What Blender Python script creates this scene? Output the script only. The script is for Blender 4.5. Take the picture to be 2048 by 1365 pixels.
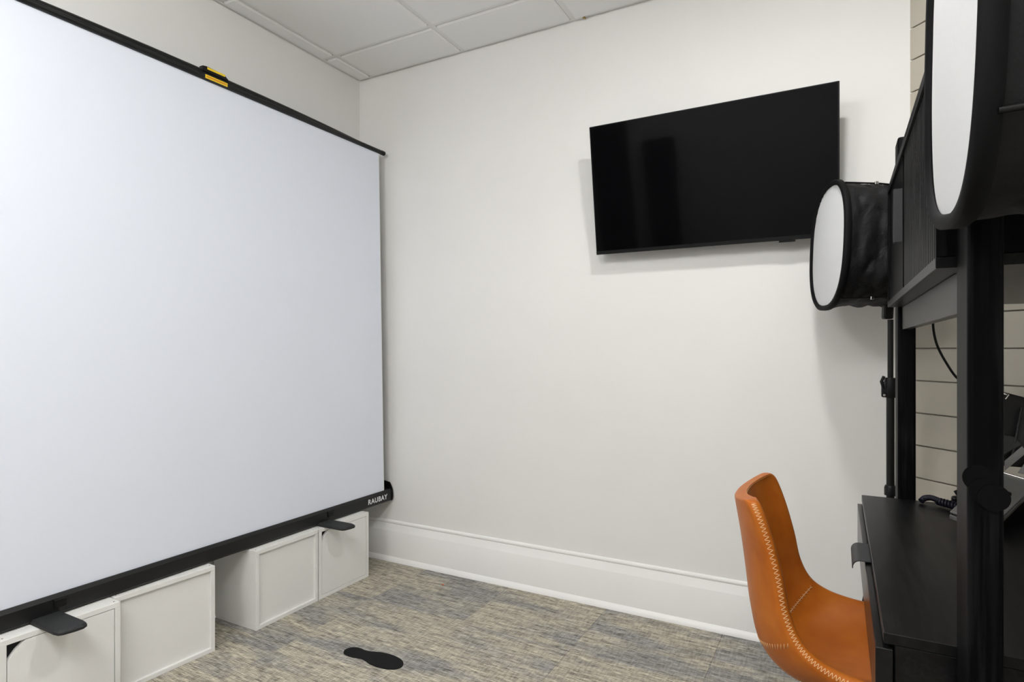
import bpy, bmesh, math, random
from mathutils import Vector, Matrix, noise

random.seed(7)
for o in list(bpy.data.objects):
    bpy.data.objects.remove(o, do_unlink=True)
SC = bpy.context.scene
COL = SC.collection
PI = math.pi

# ------------------------------------------------------------------ camera
CAM_POS = (2.405, -2.599, 1.173)
CAM_YAW = math.radians(28.517)
cam_data = bpy.data.cameras.new('camera')
cam_data.sensor_fit = 'HORIZONTAL'
cam_data.sensor_width = 36.0
cam_data.lens = 36.0 * 1200.0 / 2048.0
cam_data.shift_y = 13.5 / 2048.0
cam_data.clip_start = 0.02
cam = bpy.data.objects.new('camera', cam_data)
COL.objects.link(cam)
cam.location = CAM_POS
cam.rotation_euler = (PI / 2, 0, CAM_YAW)
SC.camera = cam

# ------------------------------------------------------------------ world, exposure
world = bpy.data.worlds.new('world')
SC.world = world
world.use_nodes = True
world.node_tree.nodes['Background'].inputs[0].default_value = (0.05, 0.05, 0.055, 1)
world.node_tree.nodes['Background'].inputs[1].default_value = 0.2
SC.view_settings.view_transform = 'Standard'
SC.view_settings.look = 'None'
SC.view_settings.gamma = 1.0
SC.view_settings.use_curve_mapping = False
SC.view_settings.exposure = 0.06

PANEL_STRENGTH = {'second': 13.5, 'third': 17.0}
DOWNLIGHT_STRENGTH = 235.0
PANEL_DROP = {'second': 0.28, 'third': 0.28}     # depth of the added, unseen opal boxes, deepened for side fill on walls and ceiling
PANEL_COLOR = (1.0, 0.995, 0.985)

# ------------------------------------------------------------------ materials
def new_mat(name):
    m = bpy.data.materials.new(name)
    m.use_nodes = True
    nt = m.node_tree
    b = nt.nodes['Principled BSDF']
    return m, nt, b

def N(nt, t, **kw):
    n = nt.nodes.new(t)
    for k, v in kw.items():
        setattr(n, k, v)
    return n

def simple(name, col, rough=0.5, metal=0.0, spec=0.5, bump=0.0, bscale=200.0, coat=0.0):
    m, nt, b = new_mat(name)
    b.inputs['Base Color'].default_value = (*col, 1)
    b.inputs['Roughness'].default_value = rough
    b.inputs['Metallic'].default_value = metal
    b.inputs['Specular IOR Level'].default_value = spec
    b.inputs['Coat Weight'].default_value = coat
    # faint tonal grain so that nothing is a perfectly flat colour
    g = N(nt, 'ShaderNodeNewGeometry')
    nz = N(nt, 'ShaderNodeTexNoise')
    nz.inputs['Scale'].default_value = bscale
    nz.inputs['Detail'].default_value = 3
    nt.links.new(g.outputs['Position'], nz.inputs['Vector'])
    hs = N(nt, 'ShaderNodeMixRGB', blend_type='MULTIPLY')
    hs.inputs[0].default_value = 0.06
    hs.inputs[1].default_value = (*col, 1)
    nt.links.new(nz.outputs['Fac'], hs.inputs[2])
    nt.links.new(hs.outputs[0], b.inputs['Base Color'])
    if bump > 0:
        bp = N(nt, 'ShaderNodeBump')
        bp.inputs['Strength'].default_value = bump
        bp.inputs['Distance'].default_value = 0.002
        nt.links.new(nz.outputs['Fac'], bp.inputs['Height'])
        nt.links.new(bp.outputs['Normal'], b.inputs['Normal'])
    return m

def paint(name, col, rough=0.6):
    """roller-painted surface: faint large blotches and orange-peel relief"""
    m, nt, b = new_mat(name)
    g = N(nt, 'ShaderNodeNewGeometry')
    n1 = N(nt, 'ShaderNodeTexNoise'); n1.inputs['Scale'].default_value = 1.7; n1.inputs['Detail'].default_value = 4
    n2 = N(nt, 'ShaderNodeTexNoise'); n2.inputs['Scale'].default_value = 160; n2.inputs['Detail'].default_value = 2
    nt.links.new(g.outputs['Position'], n1.inputs['Vector'])
    nt.links.new(g.outputs['Position'], n2.inputs['Vector'])
    r = N(nt, 'ShaderNodeValToRGB')
    r.color_ramp.elements[0].position = 0.3
    r.color_ramp.elements[1].position = 0.7
    r.color_ramp.elements[0].color = (*[c * 0.975 for c in col], 1)
    r.color_ramp.elements[1].color = (*[min(1, c * 1.015) for c in col], 1)
    nt.links.new(n1.outputs['Fac'], r.inputs['Fac'])
    nt.links.new(r.outputs['Color'], b.inputs['Base Color'])
    b.inputs['Roughness'].default_value = rough
    b.inputs['Specular IOR Level'].default_value = 0.35
    bp = N(nt, 'ShaderNodeBump'); bp.inputs['Strength'].default_value = 0.06; bp.inputs['Distance'].default_value = 0.001
    nt.links.new(n2.outputs['Fac'], bp.inputs['Height'])
    nt.links.new(bp.outputs['Normal'], b.inputs['Normal'])
    return m

def wood(name, axis, dark=(0.0016, 0.0016, 0.0020), light=(0.0085, 0.0084, 0.0088), rough=0.34, scale=1.0, spec=0.10):
    """black stained oak; grain runs along axis 0/1/2"""
    m, nt, b = new_mat(name)
    g = N(nt, 'ShaderNodeNewGeometry')
    mp = N(nt, 'ShaderNodeMapping')
    sc = [150 * scale] * 3
    sc[axis] = 5.0 * scale
    mp.inputs['Scale'].default_value = sc
    nt.links.new(g.outputs['Position'], mp.inputs['Vector'])
    n1 = N(nt, 'ShaderNodeTexNoise'); n1.inputs['Scale'].default_value = 1.0; n1.inputs['Detail'].default_value = 5; n1.inputs['Distortion'].default_value = 0.8
    nt.links.new(mp.outputs[0], n1.inputs['Vector'])
    mp2 = N(nt, 'ShaderNodeMapping')
    sc2 = [14 * scale] * 3
    sc2[axis] = 2.2 * scale
    mp2.inputs['Scale'].default_value = sc2
    nt.links.new(g.outputs['Position'], mp2.inputs['Vector'])
    n2 = N(nt, 'ShaderNodeTexNoise'); n2.inputs['Scale'].default_value = 1.0; n2.inputs['Detail'].default_value = 2
    nt.links.new(mp2.outputs[0], n2.inputs['Vector'])
    wv = N(nt, 'ShaderNodeMath', operation='MULTIPLY'); wv.inputs[1].default_value = 38.0
    nt.links.new(n2.outputs['Fac'], wv.inputs[0])
    sn = N(nt, 'ShaderNodeMath', operation='SINE'); nt.links.new(wv.outputs[0], sn.inputs[0])
    sm = N(nt, 'ShaderNodeMath', operation='MULTIPLY_ADD'); sm.inputs[1].default_value = 0.10; sm.inputs[2].default_value = 0.0
    nt.links.new(sn.outputs[0], sm.inputs[0])
    ad = N(nt, 'ShaderNodeMath', operation='ADD')
    nt.links.new(n1.outputs['Fac'], ad.inputs[0]); nt.links.new(sm.outputs[0], ad.inputs[1])
    r = N(nt, 'ShaderNodeValToRGB')
    r.color_ramp.elements[0].position = 0.42; r.color_ramp.elements[0].color = (*dark, 1)
    r.color_ramp.elements[1].position = 0.80; r.color_ramp.elements[1].color = (*light, 1)
    nt.links.new(ad.outputs[0], r.inputs['Fac'])
    nt.links.new(r.outputs['Color'], b.inputs['Base Color'])
    b.inputs['Roughness'].default_value = rough
    b.inputs['Specular IOR Level'].default_value = spec
    bp = N(nt, 'ShaderNodeBump'); bp.inputs['Strength'].default_value = 0.16; bp.inputs['Distance'].default_value = 0.001
    nt.links.new(ad.outputs[0], bp.inputs['Height'])
    nt.links.new(bp.outputs['Normal'], b.inputs['Normal'])
    return m

def carpet_mat():
    m, nt, b = new_mat('carpet')
    L = nt.links.new
    g = N(nt, 'ShaderNodeNewGeometry')
    oi = N(nt, 'ShaderNodeObjectInfo')
    def nz(scale, detail=2, rough=0.5):
        mp = N(nt, 'ShaderNodeMapping'); mp.inputs['Scale'].default_value = scale
        L(g.outputs['Position'], mp.inputs['Vector'])
        n = N(nt, 'ShaderNodeTexNoise'); n.inputs['Scale'].default_value = 1.0
        n.inputs['Detail'].default_value = detail; n.inputs['Roughness'].default_value = rough
        L(mp.outputs[0], n.inputs['Vector'])
        return n
    def math2(op, a, bb):
        k = N(nt, 'ShaderNodeMath', operation=op)
        for i, v in enumerate((a, bb)):
            if isinstance(v, (int, float)): k.inputs[i].default_value = v
            else: L(v, k.inputs[i])
        return k.outputs[0]
    patch = nz((1.5, 6.0, 1), 3)
    pm = patch.inputs['Vector'].links[0].from_node
    va = N(nt, 'ShaderNodeVectorMath', operation='ADD')
    cx = N(nt, 'ShaderNodeCombineXYZ')
    for q, kk in enumerate((3.1, 5.7)):
        mk = N(nt, 'ShaderNodeMath', operation='MULTIPLY'); mk.inputs[1].default_value = kk
        L(oi.outputs['Random'], mk.inputs[0]); L(mk.outputs[0], cx.inputs[q])
    L(pm.outputs[0], va.inputs[0]); L(cx.outputs[0], va.inputs[1]); L(va.outputs[0], patch.inputs['Vector'])
    weave = nz((22, 420, 1), 2)
    band = nz((6, 60, 1), 2)
    grain = nz((560, 640, 1), 1)
    cross = nz((120, 24, 1), 1)
    # beige <-> grey patches, tile by tile
    rnd = math2('MULTIPLY_ADD', oi.outputs['Random'], 0.16)
    nt.nodes[-1].inputs[2].default_value = -0.08
    pf = math2('ADD', patch.outputs['Fac'], rnd)
    pr = N(nt, 'ShaderNodeValToRGB')
    pr.color_ramp.elements[0].position = 0.43; pr.color_ramp.elements[0].color = (0.262, 0.255, 0.246, 1)
    pr.color_ramp.elements[1].position = 0.57; pr.color_ramp.elements[1].color = (0.380, 0.354, 0.292, 1)
    L(pf, pr.inputs['Fac'])
    # streak value
    s = math2('MULTIPLY', weave.outputs['Fac'], 0.50)
    s = math2('ADD', s, math2('MULTIPLY', band.outputs['Fac'], 0.22))
    s = math2('ADD', s, math2('MULTIPLY', grain.outputs['Fac'], 0.40))
    s = math2('ADD', s, math2('MULTIPLY', cross.outputs['Fac'], 0.13))
    sr = N(nt, 'ShaderNodeValToRGB')
    e = sr.color_ramp.elements
    e[0].position = 0.49; e[0].color = (0.17, 0.17, 0.18, 1)
    e[1].position = 0.74; e[1].color = (1.95, 1.92, 1.85, 1)
    k = e.new(0.62); k.color = (0.95, 0.95, 0.95, 1)
    L(s, sr.inputs['Fac'])
    mx = N(nt, 'ShaderNodeMixRGB', blend_type='MULTIPLY'); mx.inputs[0].default_value = 1.0
    L(pr.outputs['Color'], mx.inputs[1]); L(sr.outputs['Color'], mx.inputs[2])
    # mustard flecks
    fl = nz((120, 420, 1), 1)
    fr = N(nt, 'ShaderNodeValToRGB')
    fr.color_ramp.elements[0].position = 0.64; fr.color_ramp.elements[1].position = 0.70
    L(fl.outputs['Fac'], fr.inputs['Fac'])
    mm = N(nt, 'ShaderNodeMixRGB'); mm.inputs[2].default_value = (0.33, 0.23, 0.075, 1)
    fac = math2('MULTIPLY', fr.outputs['Color'], 0.55)
    L(fac, mm.inputs[0]); L(mx.outputs[0], mm.inputs[1])
    L(mm.outputs[0], b.inputs['Base Color'])
    b.inputs['Roughness'].default_value = 0.95
    b.inputs['Specular IOR Level'].default_value = 0.1
    bp = N(nt, 'ShaderNodeBump'); bp.inputs['Strength'].default_value = 0.5; bp.inputs['Distance'].default_value = 0.003
    L(s, bp.inputs['Height']); L(bp.outputs['Normal'], b.inputs['Normal'])
    return m

def leather_mat():
    m, nt, b = new_mat('tan_leather')
    L = nt.links.new
    g = N(nt, 'ShaderNodeNewGeometry')
    n1 = N(nt, 'ShaderNodeTexNoise'); n1.inputs['Scale'].default_value = 14; n1.inputs['Detail'].default_value = 6
    n2 = N(nt, 'ShaderNodeTexVoronoi'); n2.inputs['Scale'].default_value = 900
    for n in (n1, n2): L(g.outputs['Position'], n.inputs['Vector'])
    r = N(nt, 'ShaderNodeValToRGB')
    r.color_ramp.elements[0].position = 0.3; r.color_ramp.elements[0].color = (0.37, 0.094, 0.008, 1)
    r.color_ramp.elements[1].position = 0.72; r.color_ramp.elements[1].color = (0.47, 0.136, 0.014, 1)
    L(n1.outputs['Fac'], r.inputs['Fac']); L(r.outputs['Color'], b.inputs['Base Color'])
    b.inputs['Roughness'].default_value = 0.42
    b.inputs['Specular IOR Level'].default_value = 0.20
    bp = N(nt, 'ShaderNodeBump'); bp.inputs['Strength'].default_value = 0.08; bp.inputs['Distance'].default_value = 0.0006
    L(n2.outputs['Distance'], bp.inputs['Height']); L(bp.outputs['Normal'], b.inputs['Normal'])
    return m

def fabric_black():
    m, nt, b = new_mat('black_nylon')
    L = nt.links.new
    g = N(nt, 'ShaderNodeNewGeometry')
    n1 = N(nt, 'ShaderNodeTexNoise'); n1.inputs['Scale'].default_value = 26; n1.inputs['Detail'].default_value = 5; n1.inputs['Distortion'].default_value = 1.2
    L(g.outputs['Position'], n1.inputs['Vector'])
    b.inputs['Base Color'].default_value = (0.0048, 0.0048, 0.0058, 1)
    b.inputs['Roughness'].default_value = 0.66
    b.inputs['Specular IOR Level'].default_value = 0.28
    bp = N(nt, 'ShaderNodeBump'); bp.inputs['Strength'].default_value = 0.35; bp.inputs['Distance'].default_value = 0.01
    L(n1.outputs['Fac'], bp.inputs['Height']); L(bp.outputs['Normal'], b.inputs['Normal'])
    return m

M = {}
M['wall'] = paint('wall_paint', (0.775, 0.767, 0.745))
M['trim'] = paint('trim_paint', (0.85, 0.845, 0.83), 0.35)
M['ship'] = paint('shiplap_paint', (0.47, 0.435, 0.365), 0.5)
M['tile'] = simple('ceiling_tile', (0.95, 0.948, 0.94), 0.9, bump=0.15, bscale=500)
M['grid'] = simple('ceiling_grid', (0.88, 0.877, 0.86), 0.45)
M['carpet'] = carpet_mat()
M['sub'] = simple('floor_slab', (0.20, 0.19, 0.17), 0.9)
M['screen'] = simple('screen_fabric', (0.79, 0.835, 0.925), 0.75, bump=0.02, bscale=900)
M['screen_edge'] = simple('screen_edge', (0.75, 0.75, 0.70), 0.7)
M['black_alu'] = simple('black_aluminium', (0.0075, 0.0078, 0.0082), 0.42, spec=0.35)
M['black_plastic'] = simple('black_plastic', (0.0035, 0.0035, 0.004), 0.42, spec=0.25)
M['black_rubber'] = simple('black_rubber', (0.019, 0.020, 0.0205), 0.6, spec=0.35, bump=0.1, bscale=800)
M['white_box'] = simple('white_laminate', (0.83, 0.825, 0.80), 0.45, bump=0.03, bscale=300)
M['shade_screw'] = simple('box_shade_and_screws', (0.03, 0.03, 0.03), 0.9)  # dark tone for the boxes' shade sheet and the screw heads
M['yellow'] = simple('yellow_label', (0.88, 0.62, 0.02), 0.5)
M['orange'] = simple('orange_print', (0.72, 0.26, 0.01), 0.5)
M['white_print'] = simple('white_print', (0.85, 0.85, 0.85), 0.5)
M['tv_body'] = simple('tv_body', (0.003, 0.003, 0.0035), 0.4, spec=0.2)
M['tv_glass'] = simple('tv_glass', (0.0025, 0.0025, 0.003), 0.06, spec=0.08)
M['wood_z'] = wood('black_oak_vertical', 2, rough=0.45, spec=0.05)
M['wood_y'] = wood('black_oak_long', 1, spec=0.24)
M['wood_x'] = wood('black_oak_cross', 0)
M['slat'] = wood('black_oak_slats_sheen', 2, dark=(0.010, 0.010, 0.0102), light=(0.030, 0.0295, 0.029), rough=0.42)  # slats coloured lighter to mimic grazing sheen on the black oak
M['drawer'] = wood('black_oak_drawer', 1, rough=0.26, spec=0.32)
M['handle'] = simple('dark_metal_handle', (0.020, 0.021, 0.023), 0.5, spec=0.4)
M['leather'] = leather_mat()
M['thread'] = simple('stitch_thread', (0.80, 0.52, 0.27), 0.7)
M['nylon'] = fabric_black()
M['rim'] = simple('black_binding', (0.0040, 0.0040, 0.0045), 0.7, spec=0.14)
M['diffuser'] = simple('white_diffuser', (0.66, 0.665, 0.67), 0.7)
M['pole'] = simple('black_pole', (0.004, 0.004, 0.0043), 0.38, spec=0.3)
M['chrome'] = simple('chrome', (0.75, 0.74, 0.70), 0.22, metal=1.0)
M['silver'] = simple('silver_paint', (0.17, 0.17, 0.168), 0.40, metal=0.3)
M['navy'] = simple('navy_cord', (0.006, 0.0065, 0.013), 0.45, spec=0.3)
M['disc'] = simple('matt_black_disc', (0.0022, 0.0022, 0.0025), 0.6, spec=0.08)
M['sole'] = simple('black_sole', (0.006, 0.0061, 0.0066), 0.8, spec=0.2, bump=0.4, bscale=120)
M['brass'] = simple('brass', (0.45, 0.32, 0.12), 0.4, metal=0.8)
M['crumb'] = simple('red_crumb', (0.75, 0.12, 0.04), 0.6)
M['door'] = simple('dark_door', (0.006, 0.0055, 0.005), 0.6, spec=0.2)

# ------------------------------------------------------------------ helpers
W = {}          # world (or thing-local) origin of every object

def empty(name, label, cat, loc=(0, 0, 0), group=None, rotz=0.0, local=False):
    o = bpy.data.objects.new(name, None)
    o.empty_display_size = 0.1
    COL.objects.link(o)
    o.location = loc
    o.rotation_euler = (0, 0, rotz)
    tag(o, label, cat, group)
    W[o] = Vector((0, 0, 0)) if local else Vector(loc)
    return o

def tag(o, label, cat, group=None):
    o['label'] = label
    o['category'] = cat
    if group: o['group'] = group
    return o

def struct(o):
    o['kind'] = 'structure'
    return o

def mesh_obj(name, verts, faces, mat, parent=None, smooth=False):
    vs = [Vector(v) for v in verts]
    lo = Vector([min(v[i] for v in vs) for i in range(3)])
    hi = Vector([max(v[i] for v in vs) for i in range(3)])
    org = (lo + hi) / 2
    if parent is None: org.z = lo.z
    me = bpy.data.meshes.new(name)
    me.from_pydata([v - org for v in vs], [], faces)
    me.update()
    if smooth:
        me.polygons.foreach_set('use_smooth', [True] * len(me.polygons))
    me.materials.append(mat)
    o = bpy.data.objects.new(name, me)
    COL.objects.link(o)
    if parent is not None:
        o.parent = parent
        o.location = org - W[parent]
    else:
        o.location = org
    W[o] = org
    return o

def bm_obj(name, bm, mat, parent=None, smooth=False, auto=None):
    bmesh.ops.recalc_face_normals(bm, faces=bm.faces)
    bm.verts.ensure_lookup_table()
    bm.verts.index_update()
    vs = [v.co.copy() for v in bm.verts]
    fs = [[v.index for v in f.verts] for f in bm.faces]
    bm.free()
    o = mesh_obj(name, vs, fs, mat, parent, smooth)
    if smooth and auto is not None:
        o.data.set_sharp_from_angle(angle=math.radians(auto))
    return o

def add_box(bm, x0, x1, y0, y1, z0, z1, bevel=0.0, seg=1, mtx=None):
    vs = []
    for x in (x0, x1):
        for y in (y0, y1):
            for z in (z0, z1):
                vs.append(bm.verts.new((x, y, z)))
    idx = [(0, 1, 3, 2), (4, 6, 7, 5), (0, 4, 5, 1), (2, 3, 7, 6), (0, 2, 6, 4), (1, 5, 7, 3)]
    fs = [bm.faces.new([vs[i] for i in q]) for q in idx]
    if bevel > 0:
        es = list({e for f in fs for e in f.edges})
        r = bmesh.ops.bevel(bm, geom=es, offset=bevel, segments=seg, affect='EDGES', profile=0.5)
        vs = list({v for f in r['faces'] for v in f.verts} | {v for v in vs if v.is_valid})
    if mtx is not None:
        bmesh.ops.transform(bm, matrix=mtx, verts=[v for v in vs if v.is_valid])
    return vs

def box(name, x0, x1, y0, y1, z0, z1, mat, parent=None, bevel=0.0, seg=1, mtx=None):
    bm = bmesh.new()
    add_box(bm, min(x0, x1), max(x0, x1), min(y0, y1), max(y0, y1), min(z0, z1), max(z0, z1), bevel, seg, mtx)
    return bm_obj(name, bm, mat, parent)

def ring_frame(t):
    t = t.normalized()
    a = Vector((0, 0, 1)) if abs(t.z) < 0.9 else Vector((1, 0, 0))
    u = t.cross(a).normalized()
    return u, t.cross(u).normalized()

def add_tube(bm, pts, radii, seg=12, cap=True, closed=False):
    pts = [Vector(p) for p in pts]
    if isinstance(radii, (int, float)): radii = [radii] * len(pts)
    rings = []
    u = None
    n = len(pts)
    for i, p in enumerate(pts):
        if closed: t = pts[(i + 1) % n] - pts[i - 1]
        else: t = pts[min(i + 1, n - 1)] - pts[max(i - 1, 0)]
        t.normalize()
        if u is None:
            u, v = ring_frame(t)
        else:
            u = (u - t * u.dot(t)).normalized()
            v = t.cross(u).normalized()
        rings.append([bm.verts.new(p + (u * math.cos(a) + v * math.sin(a)) * radii[i]) for a in [2 * PI * k / seg for k in range(seg)]])
    m = n if closed else n - 1
    for i in range(m):
        A, B = rings[i], rings[(i + 1) % n]
        for k in range(seg):
            bm.faces.new([A[k], A[(k + 1) % seg], B[(k + 1) % seg], B[k]])
    if cap and not closed:
        bm.faces.new(rings[0][::-1]); bm.faces.new(rings[-1])

def tube(name, pts, radii, mat, parent=None, seg=12):
    bm = bmesh.new()
    add_tube(bm, pts, radii, seg)
    return bm_obj(name, bm, mat, parent, smooth=True, auto=50)

def prism(name, poly, axis, a0, a1, mat, parent=None, bevel=0.0, seg=2, smooth=False):
    """extrude a 2-D polygon along axis (0: poly is y,z  1: poly is x,z  2: poly is x,y)"""
    bm = bmesh.new()
    def mk(p, a):
        if axis == 0: return (a, p[0], p[1])
        if axis == 1: return (p[0], a, p[1])
        return (p[0], p[1], a)
    A = [bm.verts.new(mk(p, a0)) for p in poly]
    B = [bm.verts.new(mk(p, a1)) for p in poly]
    n = len(poly)
    for i in range(n):
        bm.faces.new([A[i], A[(i + 1) % n], B[(i + 1) % n], B[i]])
    fa = bm.faces.new(A[::-1]); fb = bm.faces.new(B)
    if bevel > 0:
        es = [e for e in list(fa.edges) + list(fb.edges)]
        bmesh.ops.bevel(bm, geom=es, offset=bevel, segments=seg, affect='EDGES', profile=0.5)
    return bm_obj(name, bm, mat, parent, smooth=smooth, auto=35 if smooth else None)

def spline(P, n):
    """Catmull-Rom through tuples P, n samples per span"""
    P = [Vector(p) for p in P]
    Q = [2 * P[0] - P[1]] + P + [2 * P[-1] - P[-2]]
    out = []
    for i in range(1, len(Q) - 2):
        a, b, c, d = Q[i - 1], Q[i], Q[i + 1], Q[i + 2]
        for k in range(n):
            t = k / n
            out.append(0.5 * ((2 * b) + (c - a) * t + (2 * a - 5 * b + 4 * c - d) * t * t + (3 * b - a - 3 * c + d) * t ** 3))
    out.append(P[-1])
    return out

def dup(o, loc, parent=None):
    c = o.copy()
    COL.objects.link(c)
    if parent is not None: c.parent = parent
    c.location = loc
    return c

# ------------------------------------------------------------------ room shell
H = 2.70
XR, YB = 3.90, -4.20          # right wall and wall behind the camera
XC = 2.634                    # where the back wall meets the angled shiplap wall
floor = struct(box('floor', -0.1, XR + 0.1, YB - 0.1, 0.1, -0.10, -0.008, M['sub']))
wall_back = struct(box('wall_back', -0.1, XC + 0.02, 0.0, 0.1, -0.1, H + 0.10, M['wall']))
wall_left = struct(box('wall_left', -0.1, 0.0, YB - 0.1, 0.0, -0.1, H + 0.10, M['wall']))
wall_front = struct(box('wall_front', 0.0, XR + 0.1, YB - 0.1, YB, -0.1, H + 0.10, M['wall']))
wall_right = struct(box('wall_right', XR, XR + 0.1, YB, -(XR - XC), -0.1, H + 0.10, M['wall']))

# angled wall, direction (1,-1)/sqrt2 starting at (XC, 0)
R45 = Matrix.Translation((XC, 0, 0)) @ Matrix.Rotation(-PI / 4, 4, 'Z')
LEN45 = (XR - XC) * math.sqrt(2)
wall_angled = struct(box('wall_angled', 0.0, LEN45 + 0.05, 0.0145, 0.11, -0.1, H + 0.10, M['ship'], mtx=R45))
PL = 0.1157
first = None
for k in range(-9, 14):
    z0 = 1.171 + PL * k
    z1 = min(z0 + PL, H + 0.05)
    if z1 - z0 < 0.03: continue
    p = box('plank', 0.0, LEN45, 0.0, 0.0144, z0 + 0.0022, z1 - 0.0022, M['ship'], wall_angled, bevel=0.0012, mtx=R45)

# baseboards: shoe, flat board, sloping cap, groove and bead
BB = [(0.0, 0.0), (0.030, 0.0), (0.0295, 0.005), (0.026, 0.014), (0.0205, 0.022), (0.0165, 0.026), (0.0165, 0.164), (0.0155, 0.167),
      (0.0065, 0.199), (0.0045, 0.2005), (0.0045, 0.203), (0.008, 0.205), (0.0095, 0.211), (0.008, 0.217), (0.003, 0.2215), (0.0, 0.2215)]
def baseboard(name, p0, p1):
    p0, p1 = Vector((*p0, 0)), Vector((*p1, 0))
    d = (p1 - p0).normalized()
    nrm = Vector((d.y, -d.x, 0))       # into the room (to the right of the run)
    bm = bmesh.new()
    rows = [[bm.verts.new(q + nrm * a + Vector((0, 0, b))) for a, b in BB] for q in (p0, p1)]
    n = len(BB)
    for i in range(n):
        bm.faces.new([rows[0][i], rows[0][(i + 1) % n], rows[1][(i + 1) % n], rows[1][i]])
    bm.faces.new(rows[0]); bm.faces.new(rows[1][::-1])
    return struct(bm_obj(name, bm, M['trim'], smooth=True, auto=25))
baseboard('baseboard_back', (0.001, -0.0005), (XC - 0.012, -0.0005))
baseboard('baseboard_left', (0.0005, YB + 0.03), (0.0005, -0.026))
c45 = math.cos(PI / 4)
baseboard('baseboard_angled', (XC + 0.012 - 0.0005, -0.012 - 0.0005), (XR - 0.02 - 0.0005, -(XR - XC) + 0.02 - 0.0005))
baseboard('baseboard_right', (XR - 0.0005, -(XR - XC) - 0.03), (XR - 0.0005, YB + 0.03))

# carpet tiles, half a metre square, streaks running along x
tile_src = None
xs = [-0.01 + 0.5 * k for k in range(8)]
ys = [-0.45 - 0.5 * k for k in range(-1, 8)]
for x in xs:
    for y in ys:
        x0, x1 = max(x, 0.001), min(x + 0.5, XR - 0.002)
        y1, y0 = min(y, -0.001), max(y - 0.5, YB + 0.002)
        if x1 - x0 < 0.05 or y1 - y0 < 0.03: continue
        if x0 + y1 > XC + 0.6: continue
        if tile_src and abs(x1 - x0 - 0.5) < 1e-6 and abs(y1 - y0 - 0.5) < 1e-6:
            o = dup(tile_src, Vector(((x0 + x1) / 2, (y0 + y1) / 2, W[tile_src].z)) - W[floor], floor)
        else:
            o = box('carpet_tile', x0 + 0.0003, x1 - 0.0003, y0 + 0.0003, y1 - 0.0003, -0.008, 0.0, M['carpet'], floor, bevel=0.0008)
            if abs(x1 - x0 - 0.5) < 1e-6 and abs(y1 - y0 - 0.5) < 1e-6: tile_src = o

# suspended ceiling: slab above, grid bars, drop-edge tiles
ceiling = struct(box('ceiling', 0.0, XR, YB, 0.0, H + 0.03, H + 0.10, M['grid']))
GX = [0.104 + 0.61 * k for k in range(-1, 7)]
GY = [-0.283 - 0.61 * k for k in range(-1, 7)]
GW = 0.012
for gx in GX:
    if 0.05 < gx < XR:
        ytop = 0.0 if gx < XC else -(gx - XC) - 0.02
        box('grid_bar', gx - GW, gx + GW, YB, ytop - 0.0005, H + 0.0010, H + 0.029, M['grid'], ceiling)
for gy in GY:
    if YB < gy < -0.05:
        xe = min(XR, XC - gy - 0.02)
        xa = 0.0
        for gx in GX[1:] + [99]:
            xb = min(gx - GW, xe)
            if xb - xa > 0.01:
                box('grid_bar', xa + 0.0005, xb - 0.0005, gy - GW, gy + GW, H + 0.0010, H + 0.029, M['grid'], ceiling)
            xa = gx + GW
            if xa > xe: break
# wall angle along the perimeter in view
box('wall_angle', 0.0005, 0.018, YB + 0.01, -0.0005, H - 0.0005, H + 0.0012, M['grid'], ceiling)
box('wall_angle', 0.0185, XC, -0.018, -0.0005, H - 0.0005, H + 0.0012, M['grid'], ceiling)
LIGHTS = {(4, 5): 'second', (2, 5): 'third'}   # bays that hold an added fill panel
tsrc = {}
for i in range(len(GX) - 1):
    for j in range(len(GY) - 1):
        x0, x1 = max(GX[i] + GW, 0.018), min(GX[i + 1] - GW, XR)
        y1, y0 = min(GY[j] - GW, -0.018), max(GY[j + 1] + GW, YB)
        if x1 - x0 < 0.05 or y1 - y0 < 0.05: continue
        if x0 + y0 > XC: continue
        if (i, j) in LIGHTS: continue
        g = 0.0005
        sz = (round(x1 - x0, 4), round(y1 - y0, 4))
        zc = H
        ctr = Vector(((x0 + x1) / 2, (y0 + y1) / 2, 0))
        if sz in tsrc:
            src, c0 = tsrc[sz]
            dup(src, src.location + (ctr - c0), ceiling)
        else:
            bm = bmesh.new()
            add_box(bm, x0 + g, x1 - g, y0 + g, y1 - g, H - 0.0080, H + 0.0095, bevel=0.0065, seg=1)
            t = bm_obj('ceiling_tile', bm, M['tile'], ceiling)
            tsrc[sz] = (t, ctr)

def fill_panel(kind, i, j, label):  # unseen opal box lamp, added and deepened to fill walls and ceiling
    x0, x1 = GX[i] + GW, GX[i + 1] - GW
    y1, y0 = GY[j] - GW, GY[j + 1] + GW
    t = empty('ceiling_fill_panel', label, 'ceiling light', ((x0 + x1) / 2, (y0 + y1) / 2, H - 0.004), 'added ceiling fill panels')
    f = 0.022
    bm = bmesh.new()
    add_box(bm, x0, x1, y0, y0 + f, H - 0.004, H + 0.02)
    add_box(bm, x0, x1, y1 - f, y1, H - 0.004, H + 0.02)
    add_box(bm, x0, x0 + f, y0 + f, y1 - f, H - 0.004, H + 0.02)
    add_box(bm, x1 - f, x1, y0 + f, y1 - f, H - 0.004, H + 0.02)
    bm_obj('frame', bm, M['trim'], t)
    m, nt, b = new_mat('panel_fill_light_' + kind)
    b.inputs['Base Color'].default_value = (0.9, 0.9, 0.9, 1)
    b.inputs['Emission Color'].default_value = (*PANEL_COLOR, 1)
    b.inputs['Emission Strength'].default_value = PANEL_STRENGTH[kind]
    box('diffuser', x0 + f + 0.0005, x1 - f - 0.0005, y0 + f + 0.0005, y1 - f - 0.0005, H - PANEL_DROP[kind], H + 0.008, m, t, bevel=0.004, seg=3)
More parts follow.
